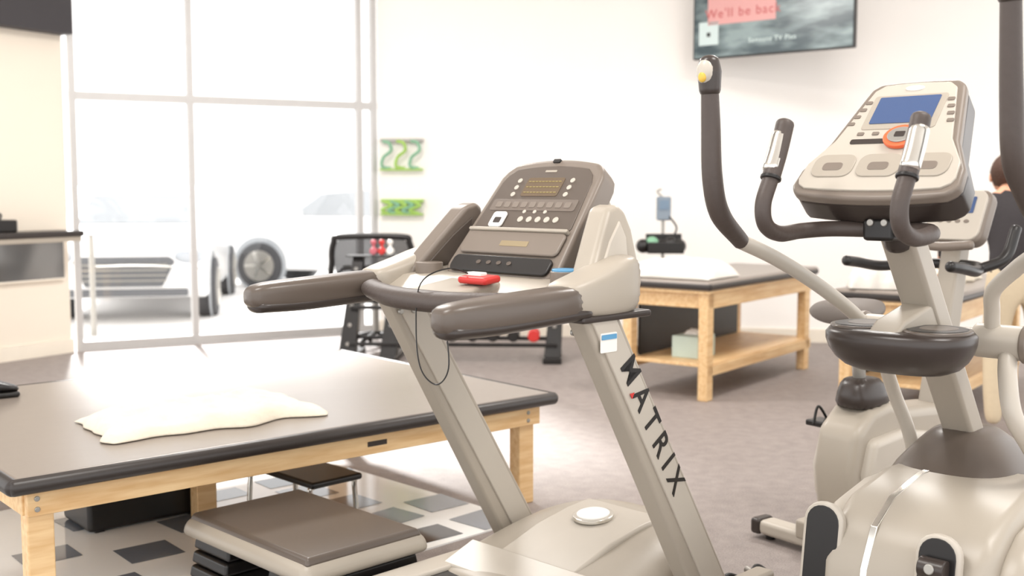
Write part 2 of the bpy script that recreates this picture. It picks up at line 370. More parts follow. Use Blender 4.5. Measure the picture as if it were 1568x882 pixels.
for s in(-1,1):
    rings=[]
    for x,w,z0,z1 in((-1.135,.02,1.065,1.095),(-1.125,.035,1.05,1.112),(-1.09,.048,1.036,1.124),(-.95,.054,1.038,1.13),(-.75,.058,1.045,1.138),(-.60,.06,1.05,1.144)):
        r=[]
        for j in range(20):
            a=2*math.pi*j/20; ca=math.cos(a);sa=math.sin(a)
            r.append(Vector((x,s*.425+math.copysign(abs(ca)**.6,ca)*w,(z0+z1)/2+math.copysign(abs(sa)**.6,sa)*(z1-z0)/2)))
        rings.append(r)
    loft('grip_%d'%s,T,rings,TAUPE_D,sub=1)
    tube('grip_underside_%d'%s,T,[(-1.10,s*.425,1.052),(-.95,s*.425,1.052),(-.75,s*.425,1.06),(-.62,s*.425,1.064)],[.034,.038,.04,.04],BROWN,flat=(.62,1.38))
    rings=[]
    for x,w,z0,z1 in((-.70,.05,1.075,1.140),(-.66,.066,1.05,1.152),(-.55,.07,1.042,1.18),(-.45,.068,1.042,1.215),(-.37,.055,1.05,1.22)):
        r=[]
        for j in range(20):
            a=2*math.pi*j/20; ca=math.cos(a);sa=math.sin(a)
            r.append(Vector((x,s*.415+math.copysign(abs(ca)**.5,ca)*w,(z0+z1)/2+math.copysign(abs(sa)**.5,sa)*(z1-z0)/2)))
        rings.append(r)
    loft('grip_collar_%d'%s,T,rings,BEIGE,sub=1)
    k=-.36*s
    lo,hi=(.265,.345)
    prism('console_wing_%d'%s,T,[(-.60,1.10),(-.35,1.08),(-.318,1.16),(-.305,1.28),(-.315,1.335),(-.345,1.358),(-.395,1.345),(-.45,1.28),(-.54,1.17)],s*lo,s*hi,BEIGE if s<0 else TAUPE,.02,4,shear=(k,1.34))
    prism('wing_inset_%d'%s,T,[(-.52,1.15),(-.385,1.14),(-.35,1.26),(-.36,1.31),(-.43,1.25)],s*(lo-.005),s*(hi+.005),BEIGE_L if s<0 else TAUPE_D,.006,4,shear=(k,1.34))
    box('collar_trim_%d'%s,T,(-.50,s*.42,1.045),(.30,.11,.02),BROWN,.008)
prism('dash_tray',T,[(-.68,1.08),(-.36,1.06),(-.34,1.12),(-.42,1.15),(-.60,1.125)],-.38,.38,BEIGE,.015)
tube('heart_rate_bar',T,[(-.68,.40,1.09),(-.76,.30,1.09),(-.81,.15,1.082),(-.82,0,1.08),(-.81,-.15,1.082),(-.76,-.30,1.09),(-.68,-.40,1.09)],[.028,.032,.037,.038,.037,.032,.028],GRIP,flat=(.85,1.15))
prism('dash_neck',T,[(-.81,1.07),(-.6,1.08),(-.6,1.13),(-.79,1.105)],-.11,.11,BEIGE,.012)
box('safety_key',T,(-.665,-.08,1.137),(.07,.12,.022),RED,.01,ry=-.1); box('safety_key_clip',T,(-.665,-.07,1.152),(.03,.06,.012),WHITE,.004)
tube('safety_cord',T,[(-.67,-.05,1.15),(-.74,-.03,1.17),(-.83,-.01,1.13),(-.865,-.03,1.0),(-.865,-.05,.89),(-.85,-.10,.85),(-.84,-.14,.90),(-.84,-.13,1.02)],.0022,BLACK,n=6)
cyl('cup_holder',T,(-.53,-.30,1.10),(-.53,-.30,1.165),.045,TAUPE); cyl('cup_blue',T,(-.53,-.30,1.16),(-.53,-.30,1.172),.04,BLUEP)
cyl('cup_holder_far',T,(-.53,.30,1.10),(-.53,.30,1.165),.045,TAUPE)
co=Vector((-.516,0,1.143)); cx=(0,-1,0); cy=Vector((.28,0,.351)).normalized()
H=.449
def arch(w0,w1,h0,h1,r,crown=.02,n=14):
    o=[(-w0+r,h0),(w0-r,h0)]
    o+=[(w0-r*.3,h0+r*.3),(w0,h0+r)]
    o+=[(w1,h1-.05),(w1-.012,h1-.02)]
    for i in range(n+1):
        t=i/n; x=(w1-.04)*(1-2*t); o.append((x,h1+crown*(1-(x/(w1))**2)-.002))
    o+=[(-w1+.012,h1-.02),(-w1,h1-.05),(-w0,h0+r),(-w0+r*.3,h0+r*.3)]
    return o
plate('console_shell',T,arch(.25,.222,-.015,H-.02,.04,.03),co,cx,cy,.085,TAUPE,.018,4)
plate('console_back',T,arch(.20,.19,.05,H-.06,.04,.03),co,cx,cy,.12,BEIGE,.02,4,off=-.03)
plate('upper_panel',T,arch(.212,.195,.165,H-.045,.012,.02),co,cx,cy,.006,TAUPE_D,.002,off=.003)
plate('led_window',T,rr(.16,.075,.008,0,.335),co,cx,cy,.004,M('led_window_brown',(104,88,70),.15),.001,off=.0055)
for i in range(3):
    for sgn in(-1,1): plate('led_ring',T,ell(.009,.009,sgn*.115,.305+i*.028),co,cx,cy,.003,BEIGE_L,0,off=.0055)
    for j in range(10): plate('led_seg',T,rr(.011,.003,.001,-.065+j*.0145,.312+i*.022),co,cx,cy,.002,M('led_amber',(150,134,80),.4),0,off=.0068)
plate('key_band',T,rr(.37,.045,.008,0,.262),co,cx,cy,.003,M('key_band',(108,97,88),.4),.001,off=.005)
for j in range(9): plate('key_small',T,rr(.026,.022,.004,-.15+j*.0375,.262),co,cx,cy,.003,TAUPE,.001,off=.0068)
for j in range(5): plate('key_round',T,ell(.011,.011,-.02+j*.038,.205),co,cx,cy,.004,BEIGE_L,.001,off=.0065)
for j in range(3): plate('key_dot',T,ell(.007,.007,-.02+j*.045,.235),co,cx,cy,.004,BEIGE_L,.001,off=.0062)
plate('white_tag',T,rr(.06,.06,.012,-.115,.20),co,cx,cy,.008,WHITE,.003,off=.012); plate('tag_print',T,rr(.03,.022,.004,-.112,.195),co,cx,cy,.003,BROWN,.001,off=.0135)
plate('console_logo',T,rr(.05,.008,.002,0,.40),co,cx,cy,.002,BEIGE,0,off=.004)
plate('lower_panel',T,rr(.43,.085,.02,0,.11),co,cx,cy,.012,TAUPE,.006,off=.012)
plate('lower_ledge',T,rr(.43,.012,.005,0,.158),co,cx,cy,.02,BEIGE,.004,off=.018)
plate('lower_print',T,rr(.12,.02,.002,.02,.105),co,cx,cy,.001,M('print_gold',(146,130,100),.4),0,off=.0128)
plate('lower_black_strip',T,rr(.43,.062,.022,0,.027),co,cx,cy,.012,BLACK,.005,off=.012)
for j in range(4): plate('port',T,ell(.010,.007,-.09+j*.045,.03),co,cx,cy,.002,TAUPE_D,0,off=.0135)
plate('top_sensor',T,rr(.03,.014,.003,0,H-.006),co,cx,cy,.02,BLACK,.002,off=.006)

# ---------------------------------------------------------------- elliptical
E=root('elliptical_trainer',(1.25,3.27,0),math.radians(45))
prism('mast',E,[(.24,.58),(.34,.58),(-.17,1.27),(-.27,1.27)],-.05,.05,BEIGE,.014)
hp=[(s+.07,z*.925) for s,z in [(-.40,.06),(-.455,.2),(-.44,.37),(-.385,.49),(-.28,.56),(-.1,.60),(.1,.6),(.3,.55),(.46,.42),(.52,.25),(.5,.06)]]
prism('drive_housing',E,hp,-.33,.15,BEIGE,.05,5)
prism('housing_side_far',E,[(s*.92,z*.93) for s,z in hp],.10,.215,BEIGE_L,.06,5)
prism('housing_side_near',E,[(s*.9,z*.93) for s,z in hp],-.41,-.30,BEIGE,.05,5)
prism('housing_seam',E,[(s*1.004,z*1.004) for s,z in hp],.0,.022,CHROME,.003)
for nm,l,hh in(('slot_far',.155,.32),('slot_near',-.2,.16)):
    zc=.33 if l>0 else .40
    so_=(-.375 if l<0 else -.350,0,zc)
    plate(nm+'_rim',E,rr(.125,hh+.02,.058,-l,0),so_,(0,-1,0),(.12,0,1),.03,BEIGE_L,.010,off=.006)
    plate(nm,E,rr(.102,hh,.048,-l,0),so_,(0,-1,0),(.12,0,1),.03,BLACK,.003,off=.008)
for l,z in((.155,.22),(-.2,.35)):
    tube('pedal_arm',E,[(-.33,l,z),(-.6,l,z-.06),(-.95,l,z-.14)],[.035,.035,.03],BEIGE_L,flat=(1.1,.8))
    box('pedal',E,(-.95,l,z-.09),(.34,.14,.03),BLACK,.012); box('pedal_lip',E,(-.79,l,z-.06),(.02,.14,.06),BLACK,.008)
cyl('roller',E,(-.40,-.235,.405),(-.40,-.165,.405),.028,BROWN); cyl('roller_bolt',E,(-.40,-.2,.405),(-.43,-.2,.41),.014,STEEL)
box('base_frame',E,(-.15,0,.055),(1.9,.12,.07),BEIGE,.02); box('rear_foot',E,(-1.05,0,.03),(.08,.5,.06),BEIGE,.015); box('front_foot',E,(.7,0,.03),(.08,.6,.06),BEIGE,.015)
def ring(s,l,z,a,b,p=.7,n=20,tilt=0):
    o=[]
    for j in range(n):
        t=2*math.pi*j/n;c_=math.cos(t);s_=math.sin(t)
        dx=math.copysign(abs(c_)**p,c_)*a; o.append(Vector((s+dx,l+math.copysign(abs(s_)**p,s_)*b,z+dx*tilt)))
    return o
loft('mast_shroud',E,[ring(.24,-.03,.42,.34,.24),ring(.24,-.025,.52,.30,.215),ring(.25,-.015,.585,.20,.16),ring(.26,0,.635,.125,.105),ring(.265,0,.66,.09,.08)],TAUPE_D,sub=1)
loft('accessory_tray',E,[ring(-.19,0,.880,.07,.10,.8),ring(-.20,0,.892,.115,.165,.8),ring(-.215,0,.95,.15,.205,.75),ring(-.215,0,1.0,.15,.212,.75),ring(-.21,0,1.012,.138,.2,.75)],BROWN,sub=1)
for s in(-1,1):
    plate('cup_rim_%d'%s,E,ell(.092,.108,s*.108,0),(-.215,0,1.009),(0,-1,0),(1,0,0),.012,TAUPE_D,.005,off=.006)
    plate('cup_recess_%d'%s,E,ell(.08,.095,s*.108,0),(-.215,0,1.012),(0,-1,0),(1,0,0),.01,BLACK,.002,off=.005)
    plate('cup_floor_%d'%s,E,ell(.05,.06,s*.108,.01),(-.215,0,1.0135),(0,-1,0),(1,0,0),.006,TAUPE_D,.002,off=.0045)
prism('tray_bracket',E,[(-.34,.995),(-.28,1.035),(-.10,1.075),(-.02,1.02),(-.06,.95),(-.3,.95)],-.045,.045,BEIGE,.012)
cyl('pivot_axle',E,(.06,-.28,.96),(.06,.25,.96),.034,BEIGE)
for s in(-1,1):
    cyl('pivot_hub_%d'%s,E,(.06,s*.10,.96),(.06,s*.25,.96),.05,BEIGE_L,bevel=.01); cyl('pivot_cap_%d'%s,E,(.06,s*.24,.96),(.06,s*.265,.96),.058,TAUPE,bevel=.008)
armF=[(-.63,.37,1.69),(-.622,.37,1.58),(-.61,.37,1.43),(-.57,.37,1.33),(-.47,.365,1.25)]
lowF=[(-.47,.365,1.25),(-.32,.34,1.195),(-.16,.31,1.12),(-.02,.265,1.03),(.06,.235,.96)]
armN=[(-.548,-.40,1.86),(-.52,-.40,1.62),(-.487,-.40,1.47),(-.40,-.40,1.385),(-.27,-.385,1.31)]
lowN=[(-.27,-.385,1.31),(-.14,-.345,1.245),(-.07,-.26,1.185),(-.02,-.18,1.115),(.03,-.158,1.05),(.06,-.15,.97)]
for nm,g,t in(('far',armF,lowF),('near',armN,lowN)):
    tube('moving_arm_grip_'+nm,E,g,[.024,.027,.029,.029,.024],GRIP); tube('moving_arm_tube_'+nm,E,t,.022,BEIGE_L)
    g0=Vector(g[0]); d=(g0-Vector(g[1])).normalized()
    tube('arm_head_'+nm,E,[g0-d*.02,g0+d*.03,g0+d*.06],[.03,.034,.028],BROWN)
    ellipsoid('arm_button_plate_'+nm,E,g0+d*.03+Vector((-.020,0,0)),(.018,.026,.036),BEIGE_L); ellipsoid('arm_button_'+nm,E,g0+d*.015+Vector((-.034,0,0)),(.008,.013,.015),YELL)
tube('lower_link_far',E,[(.06,.20,.96),(.10,.20,.86),(.18,.20,.74),(.24,.18,.62),(.26,.16,.5)],.022,BEIGE_L)
tube('lower_link_near',E,[(.05,-.20,.94),(.0,-.22,.87),(-.03,-.25,.77),(.02,-.28,.68),(.14,-.28,.58),(.2,-.28,.46)],.026,BEIGE_L)
for s in(-1,1):
    tube('fixed_bar_%d'%s,E,[(-.60,s*.19,1.43),(-.635,s*.19,1.36),(-.62,s*.19,1.305),(-.55,s*.19,1.28),(-.45,s*.185,1.285),(-.37,s*.14,1.29),(-.33,s*.05,1.29),(-.33,0,1.29)],.022,GRIP)
    tube('fixed_grip_%d'%s,E,[(-.60,s*.19,1.43),(-.565,s*.19,1.50),(-.535,s*.19,1.575)],.025,GRIP)
    tube('pulse_plate_%d'%s,E,[(-.592,s*.193,1.455),(-.568,s*.193,1.50),(-.548,s*.193,1.545)],.0255,CHROME)
    cyl('grip_ring_%d'%s,E,(-.602,s*.19,1.425),(-.598,s*.19,1.435),.028,BLACK)
box('bar_clamp',E,(-.31,0,1.29),(.12,.09,.06),BLACK,.012)
tube('console_neck',E,[(-.24,0,1.25),(-.28,0,1.33),(-.29,0,1.42)],[.04,.04,.05],BROWN)
for l in(-.02,.02): cyl('clamp_bolt',E,(-.375,l,1.31),(-.365,l,1.31),.01,STEEL)
eo=Vector((-.40,.010,1.395)); ex=(0,-1,0); ey=Vector((.29,0,.31)).normalized(); EH=.418
def cons(w0,wm,w1,h0,h1,r=.03,bow=.02):
    o=[]
    for i in range(9):
        t=i/8; x=-w0+r+2*(w0-r)*t; o.append((x,h0-bow*(1-(x/w0)**2)))
    o+=[(w0-.008,h0+r*.4),(w0,h0+r*1.1),(w0-.006,h0+.09),(wm,h0+(h1-h0)*.45),(w1+.004,h1-.05),(w1-.004,h1-.018)]
    for i in range(7):
        t=i/6; x=(w1-.028)*(1-2*t); o.append((x,h1+.008*(1-(x/w1)**2)))
    o+=[(-w1+.004,h1-.018),(-w1-.004,h1-.05),(-wm,h0+(h1-h0)*.45),(-w0+.006,h0+.09),(-w0,h0+r*1.1),(-w0+.008,h0+r*.4)]
    return o
plate('console_back_shell',E,cons(.24,.185,.140,-.01,EH),eo,ex,ey,.085,BROWN,.03,5,off=-.02)
plate('console_face',E,cons(.242,.188,.142,-.012,EH),eo,ex,ey,.035,TAUPE,.012,4,off=.005)
plate('console_face_panel',E,cons(.226,.170,.124,.006,EH-.016,.03,.012),eo,ex,ey,.01,BEIGE_L,.004,4,off=.011)
plate('lcd_bezel',E,rr(.215,.135,.01,0,.292),eo,ex,ey,.004,BEIGE,.001,off=.013)
plate('lcd_screen',E,rr(.178,.105,.004,0,.298),eo,ex,ey,.003,BLUE,0,off=.015)
plate('console_badge',E,ell(.028,.010,0,.385),eo,ex,ey,.006,WHITE,.002,off=.015)
for i in range(4):
    for sgn in(-1,1): plate('key',E,rr(.02,.012,.003,sgn*(.12+ (3-i)*.008),.25+i*.028),eo,ex,ey,.004,TAUPE,.001,off=.014)
for i in range(5): plate('key_row',E,rr(.02,.012,.003,-.10+i*.045,.208),eo,ex,ey,.004,TAUPE,.001,off=.014)
plate('key_slot',E,rr(.12,.018,.006,-.06,.178),eo,ex,ey,.004,BROWN,.001,off=.0135)
for sgn in(-1,0,1): 
    plate('tray_pocket_rim',E,rr(.125,.085,.03,sgn*.135,.085),eo,ex,ey,.006,BEIGE,.003,off=.015)
    plate('tray_pocket',E,rr(.06,.03,.012,sgn*.135,.08),eo,ex,ey,.004,TAUPE,.002,off=.0165)
plate('pulse_watch_ring',E,ell(.050,.042,.030,.185),eo,ex,ey,.014,ORANGE,.004,off=.026)
plate('pulse_watch_face',E,ell(.036,.029,.030,.185),eo,ex,ey,.006,STEEL,.002,off=.030)
plate('pulse_watch_lcd',E,rr(.03,.02,.004,.030,.185),eo,ex,ey,.003,BROWN,.001,off=.0315)

# ---------------------------------------------------------------- upright exercise bike
B=root('exercise_bike',(1.40,4.38,0),math.radians(37))
prism('housing',B,[(-.16,.12),(-.19,.3),(-.16,.46),(-.06,.54),(.05,.56),(.2,.52),(.5,.5),(.62,.35),(.6,.12)],-.10,.10,BEIGE,.04,4)
prism('housing_shoulder',B,[(-.12,.16),(-.14,.3),(-.10,.43),(.1,.45),(.4,.40),(.5,.3),(.48,.16)],-.14,.14,BEIGE_L,.03,4)
plate('label',B,rr(.16,.05,.02),(.12,-.1405,.28),(1,0,0),(0,0,1),.002,WHITE,0,off=.0005)
text('lettering',B,'MATRIX',(.12,-.1435,.28),(1,0,0),(0,0,1),.035,BROWN)
loft('seat_sleeve',B,[ring(.0,0,.52,.13,.10),ring(.0,0,.60,.10,.08),ring(-.01,0,.665,.08,.065)],BROWN,sub=1)
tube('seat_post',B,[(-.02,0,.63),(-.06,0,.88)],.026,STEEL)
loft('saddle',B,[[Vector((x,w*math.cos(a),.925+h*math.sin(a))) for a in [2*math.pi*j/18 for j in range(18)]] for x,w,h in((-.24,.03,.025),(-.22,.12,.045),(-.14,.14,.055),(-.04,.11,.05),(.06,.05,.04),(.12,.02,.025))],M('saddle_grey',(112,104,98),.6),sub=1)
prism('front_mast',B,[(.44,.46),(.56,.46),(.68,1.20),(.60,1.20)],-.045,.045,BEIGE,.014)
bx=Vector((.56,-.01,1.18)); by=Vector((.09,0,.2)).normalized()
plate('console_back',B,rr(.27,.25,.05,0,.12),bx,ex,by,.07,TAUPE,.02); plate('console_face',B,rr(.25,.23,.045,0,.12),bx,ex,by,.02,BEIGE_L,.006,off=.01)
plate('lcd',B,rr(.16,.075,.005,0,.165),bx,ex,by,.004,BLUE,.0,off=.013)
for i in range(4): plate('key',B,ell(.012,.008,-.06+i*.04,.09),bx,ex,by,.004,TAUPE,.001,off=.013)
tube('console_tray',B,[(.53,.13,1.17),(.5,0,1.16),(.53,-.13,1.17)],.02,TAUPE)
for s in(-1,1):
    tube('handlebar_%d'%s,B,[(.62,0,1.08),(.56,s*.14,1.08),(.42,s*.22,1.07),(.28,s*.24,1.09),(.2,s*.24,1.10)],.022,BLACK)
    tube('horn_%d'%s,B,[(.5,s*.19,1.075),(.6,s*.24,1.12),(.66,s*.25,1.24)],.022,BLACK)
    cyl('crank_%d'%s,B,(.2,s*.13,.32),(.2,s*.175,.32),.04,BROWN)
    a=.9 if s>0 else .9+math.pi
    pe=Vector((.2+.17*math.cos(a+1.6),s*.185,.32+.17*math.sin(a+1.6)))
    tube('crank_arm_%d'%s,B,[(.2,s*.18,.32),pe],.014,STEEL); box('pedal_%d'%s,B,pe+Vector((0,s*.06,0)),(.1,.09,.025),BLACK,.008)
    tube('strap_%d'%s,B,[pe+Vector((-.05,s*.06,0)),pe+Vector((-.02,s*.06,.07)),pe+Vector((.05,s*.06,0))],.006,BLACK)
box('frame_beam',B,(.15,0,.09),(1.0,.09,.08),BEIGE,.015); box('rear_stabiliser',B,(-.30,-.02,.05),(.09,.5,.06),BEIGE_L,.02); box('front_stabiliser',B,(.7,0,.05),(.09,.5,.06),BEIGE_L,.02)
for s in(-1,1):
    box('foot_cap_%d'%s,B,(-.30,-.02+s*.265,.05),(.095,.05,.065),BROWN,.015); cyl('foot_pad',B,(-.30,s*.2,0),(-.30,s*.2,.03),.02,BLACK)
    cyl('transport_wheel_%d'%s,B,(.74,s*.2,.03),(.74,s*.23,.03),.03,BLACK)

# ---------------------------------------------------------------- aerobic step with risers
S_=root('aerobic_step',(O.x,O.y,0),tf_F)
def frust(name,s0,s1,l0,l1,z0,z1,inset,mat,bev):
    v=[]
    for z,i in((z0,0),(z1,inset)):
        v+=[(s0+i,l0+i,z),(s1-i,l0+i,z),(s1-i,l1-i,z),(s0+i,l1-i,z)]
    return P(name,S_,v,[(0,3,2,1),(4,5,6,7),(0,1,5,4),(1,2,6,5),(2,3,7,6),(3,0,4,7)],mat,bev,4)
frust('platform_rim',-.98,-.44,.385,1.18,.155,.225,.02,BEIGE,.035)
frust('platform_top',-.95,-.47,.41,1.15,.212,.240,.012,TAUPE_D,.012)
for k in range(3):
    for j,(a,b) in enumerate(((.42,.66),(.90,1.14))): frust('riser_%d_%d'%(k,j),-.96+.01*k,-.46-.01*k,a,b,.008+k*.05,.008+k*.05+.045,.006,BLACK,.012)
SS=root('step_stool',(O.x,O.y,0),tf_F)
box('tread',SS,(-.28,1.42,.225),(.25,.52,.028),BLACK,.012)
for b in(1.20,1.64):
    tube('leg_frame',SS,[(-.40,b,.012),(-.39,b,.17),(-.37,b,.212),(-.19,b,.212),(-.17,b,.17),(-.16,b,.012)],.011,CHROME)
    for a in(-.40,-.16): cyl('foot',SS,(a,b,.008),(a,b,.03),.015,BLACK)

# ---------------------------------------------------------------- treatment tables
def ttable(loc,ang,L=1.85,W=.72,shelf=True):
    t=root('treatment_table',loc,ang)
    prism('pad',t,[(0,.735),(L,.735),(L,.80),(0,.80)],0,W,VINYL,.022,4)
    prism('pad_edge',t,[(-.004,.74),(L+.004,.74),(L+.004,.788),(-.004,.788)],-.004,W+.004,VINYLD,.02,4)
    box('top_frame',t,(L/2,W/2,.725),(L-.04,W-.04,.02),WOOD,.003)
    for y in(.05,W-.05): box('apron',t,(L/2,y,.665),(L-.1,.03,.1),WOOD,.004)
    for x in(.08,L-.08): box('apron_end',t,(x,W/2,.665),(.03,W-.1,.1),WOOD,.004)
    for x in(.08,L-.12):
        for y in(.07,W-.07): box('leg',t,(x,y,.36),(.085,.07,.72),WOOD,.006)
    if shelf: box('shelf',t,(L/2,W/2,.235),(L-.12,W-.08,.025),WOOD,.003)
    for y in(.05,W-.05): box('stretcher',t,(L/2,y,.2),(L-.1,.03,.07),WOOD,.004)
    box('back_panel',t,(L/2,W-.1,.44),(L-.3,.02,.38),BLACK,.003)
    return t
ta=math.atan2(.8,.6)
A0=Vector((1.29,7.18,0)); fdir=Vector((.6,.8,0)); ldir=Vector((-.8,.6,0))
ttable(A0,ta)
pc=A0+fdir*.30+ldir*.36; lump('pillow',None,(pc.x,pc.y,.802),.50,.62,.15,ta,PILLOW,9,amp=.2,irr=.05)
tb=A0+fdir*.35+ldir*.3; bx_=root('tissue_box',(tb.x,tb.y,.248),ta); box('carton',bx_,(0,0,.075),(.26,.2,.15),M('carton_pale',(190,205,195),.8),.006); lump('tissue',bx_,(0,0,.15),.12,.1,.04,0,PILLOW,5,10,8)
B0=Vector((2.53,6.3,0)); ttable(B0,ta)
tw=B0+fdir*.2+ldir*.50; lump('hand_towel',None,(tw.x,tw.y,.802),.34,.36,.17,ta+.3,PILLOW,15,amp=.4)
tw2=B0+fdir*1.05+ldir*.36; lump('crumpled_towel',None,(tw2.x,tw2.y,.802),.46,.36,.1,ta,TOWEL,21,amp=.4)

# blood pressure monitor on stand
bp=root('blood_pressure_monitor',(1.27,9.35,0),math.radians(0))
cyl('pole',bp,(0,0,.05),(0,0,1.22),.014,STEEL)
for k in range(5):
    a=k*2*math.pi/5; tube('base_arm',bp,[(0,0,.09),(.24*math.cos(a),.24*math.sin(a),.06)],.014,STEEL); cyl('castor',bp,(.24*math.cos(a),.24*math.sin(a)-.012,.026),(.24*math.cos(a),.24*math.sin(a)+.012,.026),.026,BLACK)
box('monitor',bp,(0,-.03,1.24),(.12,.06,.2),M('monitor_blue_grey',(128,140,152),.5),.015); plate('display',bp,rr(.08,.08,.006,0,.03),(0,-.065,1.24),(1,0,0),(0,0,1),.004,M('display_blue_grey',(110,130,150),.3),0)
tube('hook',bp,[(0,0,1.33),(-.05,0,1.38),(-.02,0,1.4)],.008,STEEL)
box('basket_back',bp,(0,-.05,.95),(.3,.02,.16),BLACK,.006); box('basket_floor',bp,(0,-.12,.88),(.3,.16,.02),BLACK,.006); box('basket_front',bp,(0,-.2,.92),(.3,.02,.09),BLACK,.006)
for k in range(5): ellipsoid('cuff_%d'%k,bp,(-.18+k*.075,-.12,.93+.02*(k%2)),(.06,.07,.06),[BLACK,GREEN2,BLACK,BLACK,BLACK][k])
tube('hose',bp,[(.04,-.05,1.18),(.1,-.1,1.08),(.05,-.12,.98)],.008,BLACK)

# TV
tvx=Vector((1.155,-.91,0)).normalized(); tvc=Vector((2.19,9.55,0)); TV=root('wall_television',(tvc.x,tvc.y,2.54+.42),math.atan2(tvx.y,tvx.x))
H2=.84
plate('bezel',TV,rr(1.47,H2,.012),(0,-.01,0),(1,0,0),(0,0,1),.045,BLACK,.005)
def tvmat():
    m=D.materials.new('tv_picture'); m.use_nodes=True; nt=m.node_tree; b=nt.nodes['Principled BSDF']
    tc=nt.nodes.new('ShaderNodeTexCoord'); mp=nt.nodes.new('ShaderNodeMapping'); mp.inputs['Scale'].default_value=(1.6,1,5)
    nz=nt.nodes.new('ShaderNodeTexNoise'); nz.inputs['Scale'].default_value=1.3; nz.inputs['Detail'].default_value=3
    r=nt.nodes.new('ShaderNodeValToRGB'); r.color_ramp.elements[0].color=srgb(62,74,78); r.color_ramp.elements[1].color=srgb(128,142,142); r.color_ramp.elements[0].position=.4; r.color_ramp.elements[1].position=.62
    nt.links.new(tc.outputs['Object'],mp.inputs[0]); nt.links.new(mp.outputs[0],nz.inputs[0]); nt.links.new(nz.outputs[0],r.inputs[0]); nt.links.new(r.outputs[0],b.inputs['Base Color']); nt.links.new(r.outputs[0],b.inputs['Emission Color'])
    b.inputs['Emission Strength'].default_value=.35; b.inputs['Roughness'].default_value=.2; return m
plate('screen',TV,rr(1.44,H2-.03,.004),(0,-.012,0),(1,0,0),(0,0,1),.002,tvmat(),0,off=.002)
plate('banner',TV,rr(.64,.34,.004,-.27,.04),(0,-.016,0),(1,0,0),(0,0,1),.001,M('tv_pink',(204,150,146),.4,0,.02,3,0,.5,.25),0)
text('banner_text',TV,"We'll be back",(-.26,-.019,-.04),(1,0,0),(0,0,1),.11,M('tv_red',(196,96,96),.4),.0003)
plate('qr_card',TV,rr(.19,.2,.004,-.58,-.20),(0,-.016,0),(1,0,0),(0,0,1),.001,M('tv_white',(190,204,202),.4,0,.02,3,0,.5,.25),0)
plate('qr_mark',TV,rr(.035,.035,.004,-.58,-.21),(0,-.018,0),(1,0,0),(0,0,1),.001,BLACK,0)
text('caption_text',TV,'Samsung TV Plus',(.02,-.019,-.29),(1,0,0),(0,0,1),.055,MC['tv_white'],.0003,bold=.001)
box('mount_plate',TV,(0,.07,0),(.3,.04,.3),BLACK,.005); tube('mount_arm',TV,[(0,.08,0),(.25,.3,0),(.35,.58,0)],.025,BLACK,smooth=False)

# wall band racks
wa=math.atan2(-.1736,.985)
def wp(X): return 10.84-(X+1.30)*.1763
for zi,(z0,z1) in enumerate(((1.60,1.86),(1.17,1.28))):
    X=-1.06; r_=root('resistance_band_rack',(X,wp(X)-.035,0),wa)
    box('rail',r_,(0,0,z1+.01),(.42,.05,.03),STEEL if zi==0 else GREEN,.004)
    box('base_strip',r_,(0,-.02,z0-.01),(.42,.06,.02),GREEN,.004)
    for k in range(3 if zi==0 else 5):
        x=-.14+k*(.28/(2 if zi==0 else 4)); h=z1-z0
        tube('band_%d'%k,r_,[(x-.04,-.02,z1),(x+.03,-.05,z1-.02),(x+.045,-.05,z1-h*.35),(x-.03,-.05,z1-h*.6),(x-.045,-.05,z0+.02),(x+.03,-.03,z0)],.016,[GREEN2,GREEN][(k+zi)%2],n=8)

# dumbbell rack
R_=root('dumbbell_rack',(-1.30,9.22,0),math.radians(-3))
for x in(-.02,.32,1.66):
    v=[(x-.09,-.28,0),(x-.09,-.15,0),(x-.01,.12,.84),(x-.01,.03,.84)]
    w_=[(x+.05,-.28,0),(x+.05,-.15,0),(x+.08,.12,.84),(x+.08,.03,.84)]
    P('end_plate',R_,[Vector(a) for a in v]+[Vector(a) for a in w_],[(0,1,2,3),(7,6,5,4),(0,4,5,1),(1,5,6,2),(2,6,7,3),(3,7,4,0)],BLACK,.008)
    box('foot',R_,(x-.02,-.05,.025),(.15,.55,.05),BLACK,.01)
    for q in range(5):
        zz=.14+q*.15; yy=-.275+zz*.37-.012; xx=x-.02+zz*.06
        cyl('hole',R_,(xx,yy,zz),(xx,yy+.02,zz),.016,STEEL)
for z,y in((.16,-.17),(.45,-.08),(.72,.0)):
    for dy in(-.06,.07): box('tier_rail',R_,(.83,y+dy,z+dy*.3),(1.7,.03,.03),BLACK,.005)
    for k in range(7):
        x=.50+k*.165; m_=BLACK if z<.7 else MESHB; r=.05
        if z<.2 and k==6: m_=RED
        for dy in(-.07,.07): cyl('weight_head',R_,(x,y+dy-.03,z+.06),(x,y+dy+.03,z+.06),r,m_,bevel=.01,n=12)
        cyl('weight_bar',R_,(x,y-.07,z+.06),(x,y+.07,z+.06),.014,CHROME)
box('top_shelf',R_,(.17,.06,.846),(.5,.16,.012),BLACK,.004)
for k,m_ in enumerate((M('vinyl_pink',(190,100,110),.5),RED,WHITE)):
    cyl('small_weight_head_%d'%k,R_,(.14+k*.07,.03,.886),(.14+k*.07,.09,.886),.032,m_,bevel=.01,n=12)
    tube('small_weight_bar_%d'%k,R_,[(.14+k*.07,.06,.885),(.14+k*.07,.06,.95)],.012,m_); ellipsoid('small_weight_knob_%d'%k,R_,(.14+k*.07,.06,.96),(.025,.024,.024),m_)

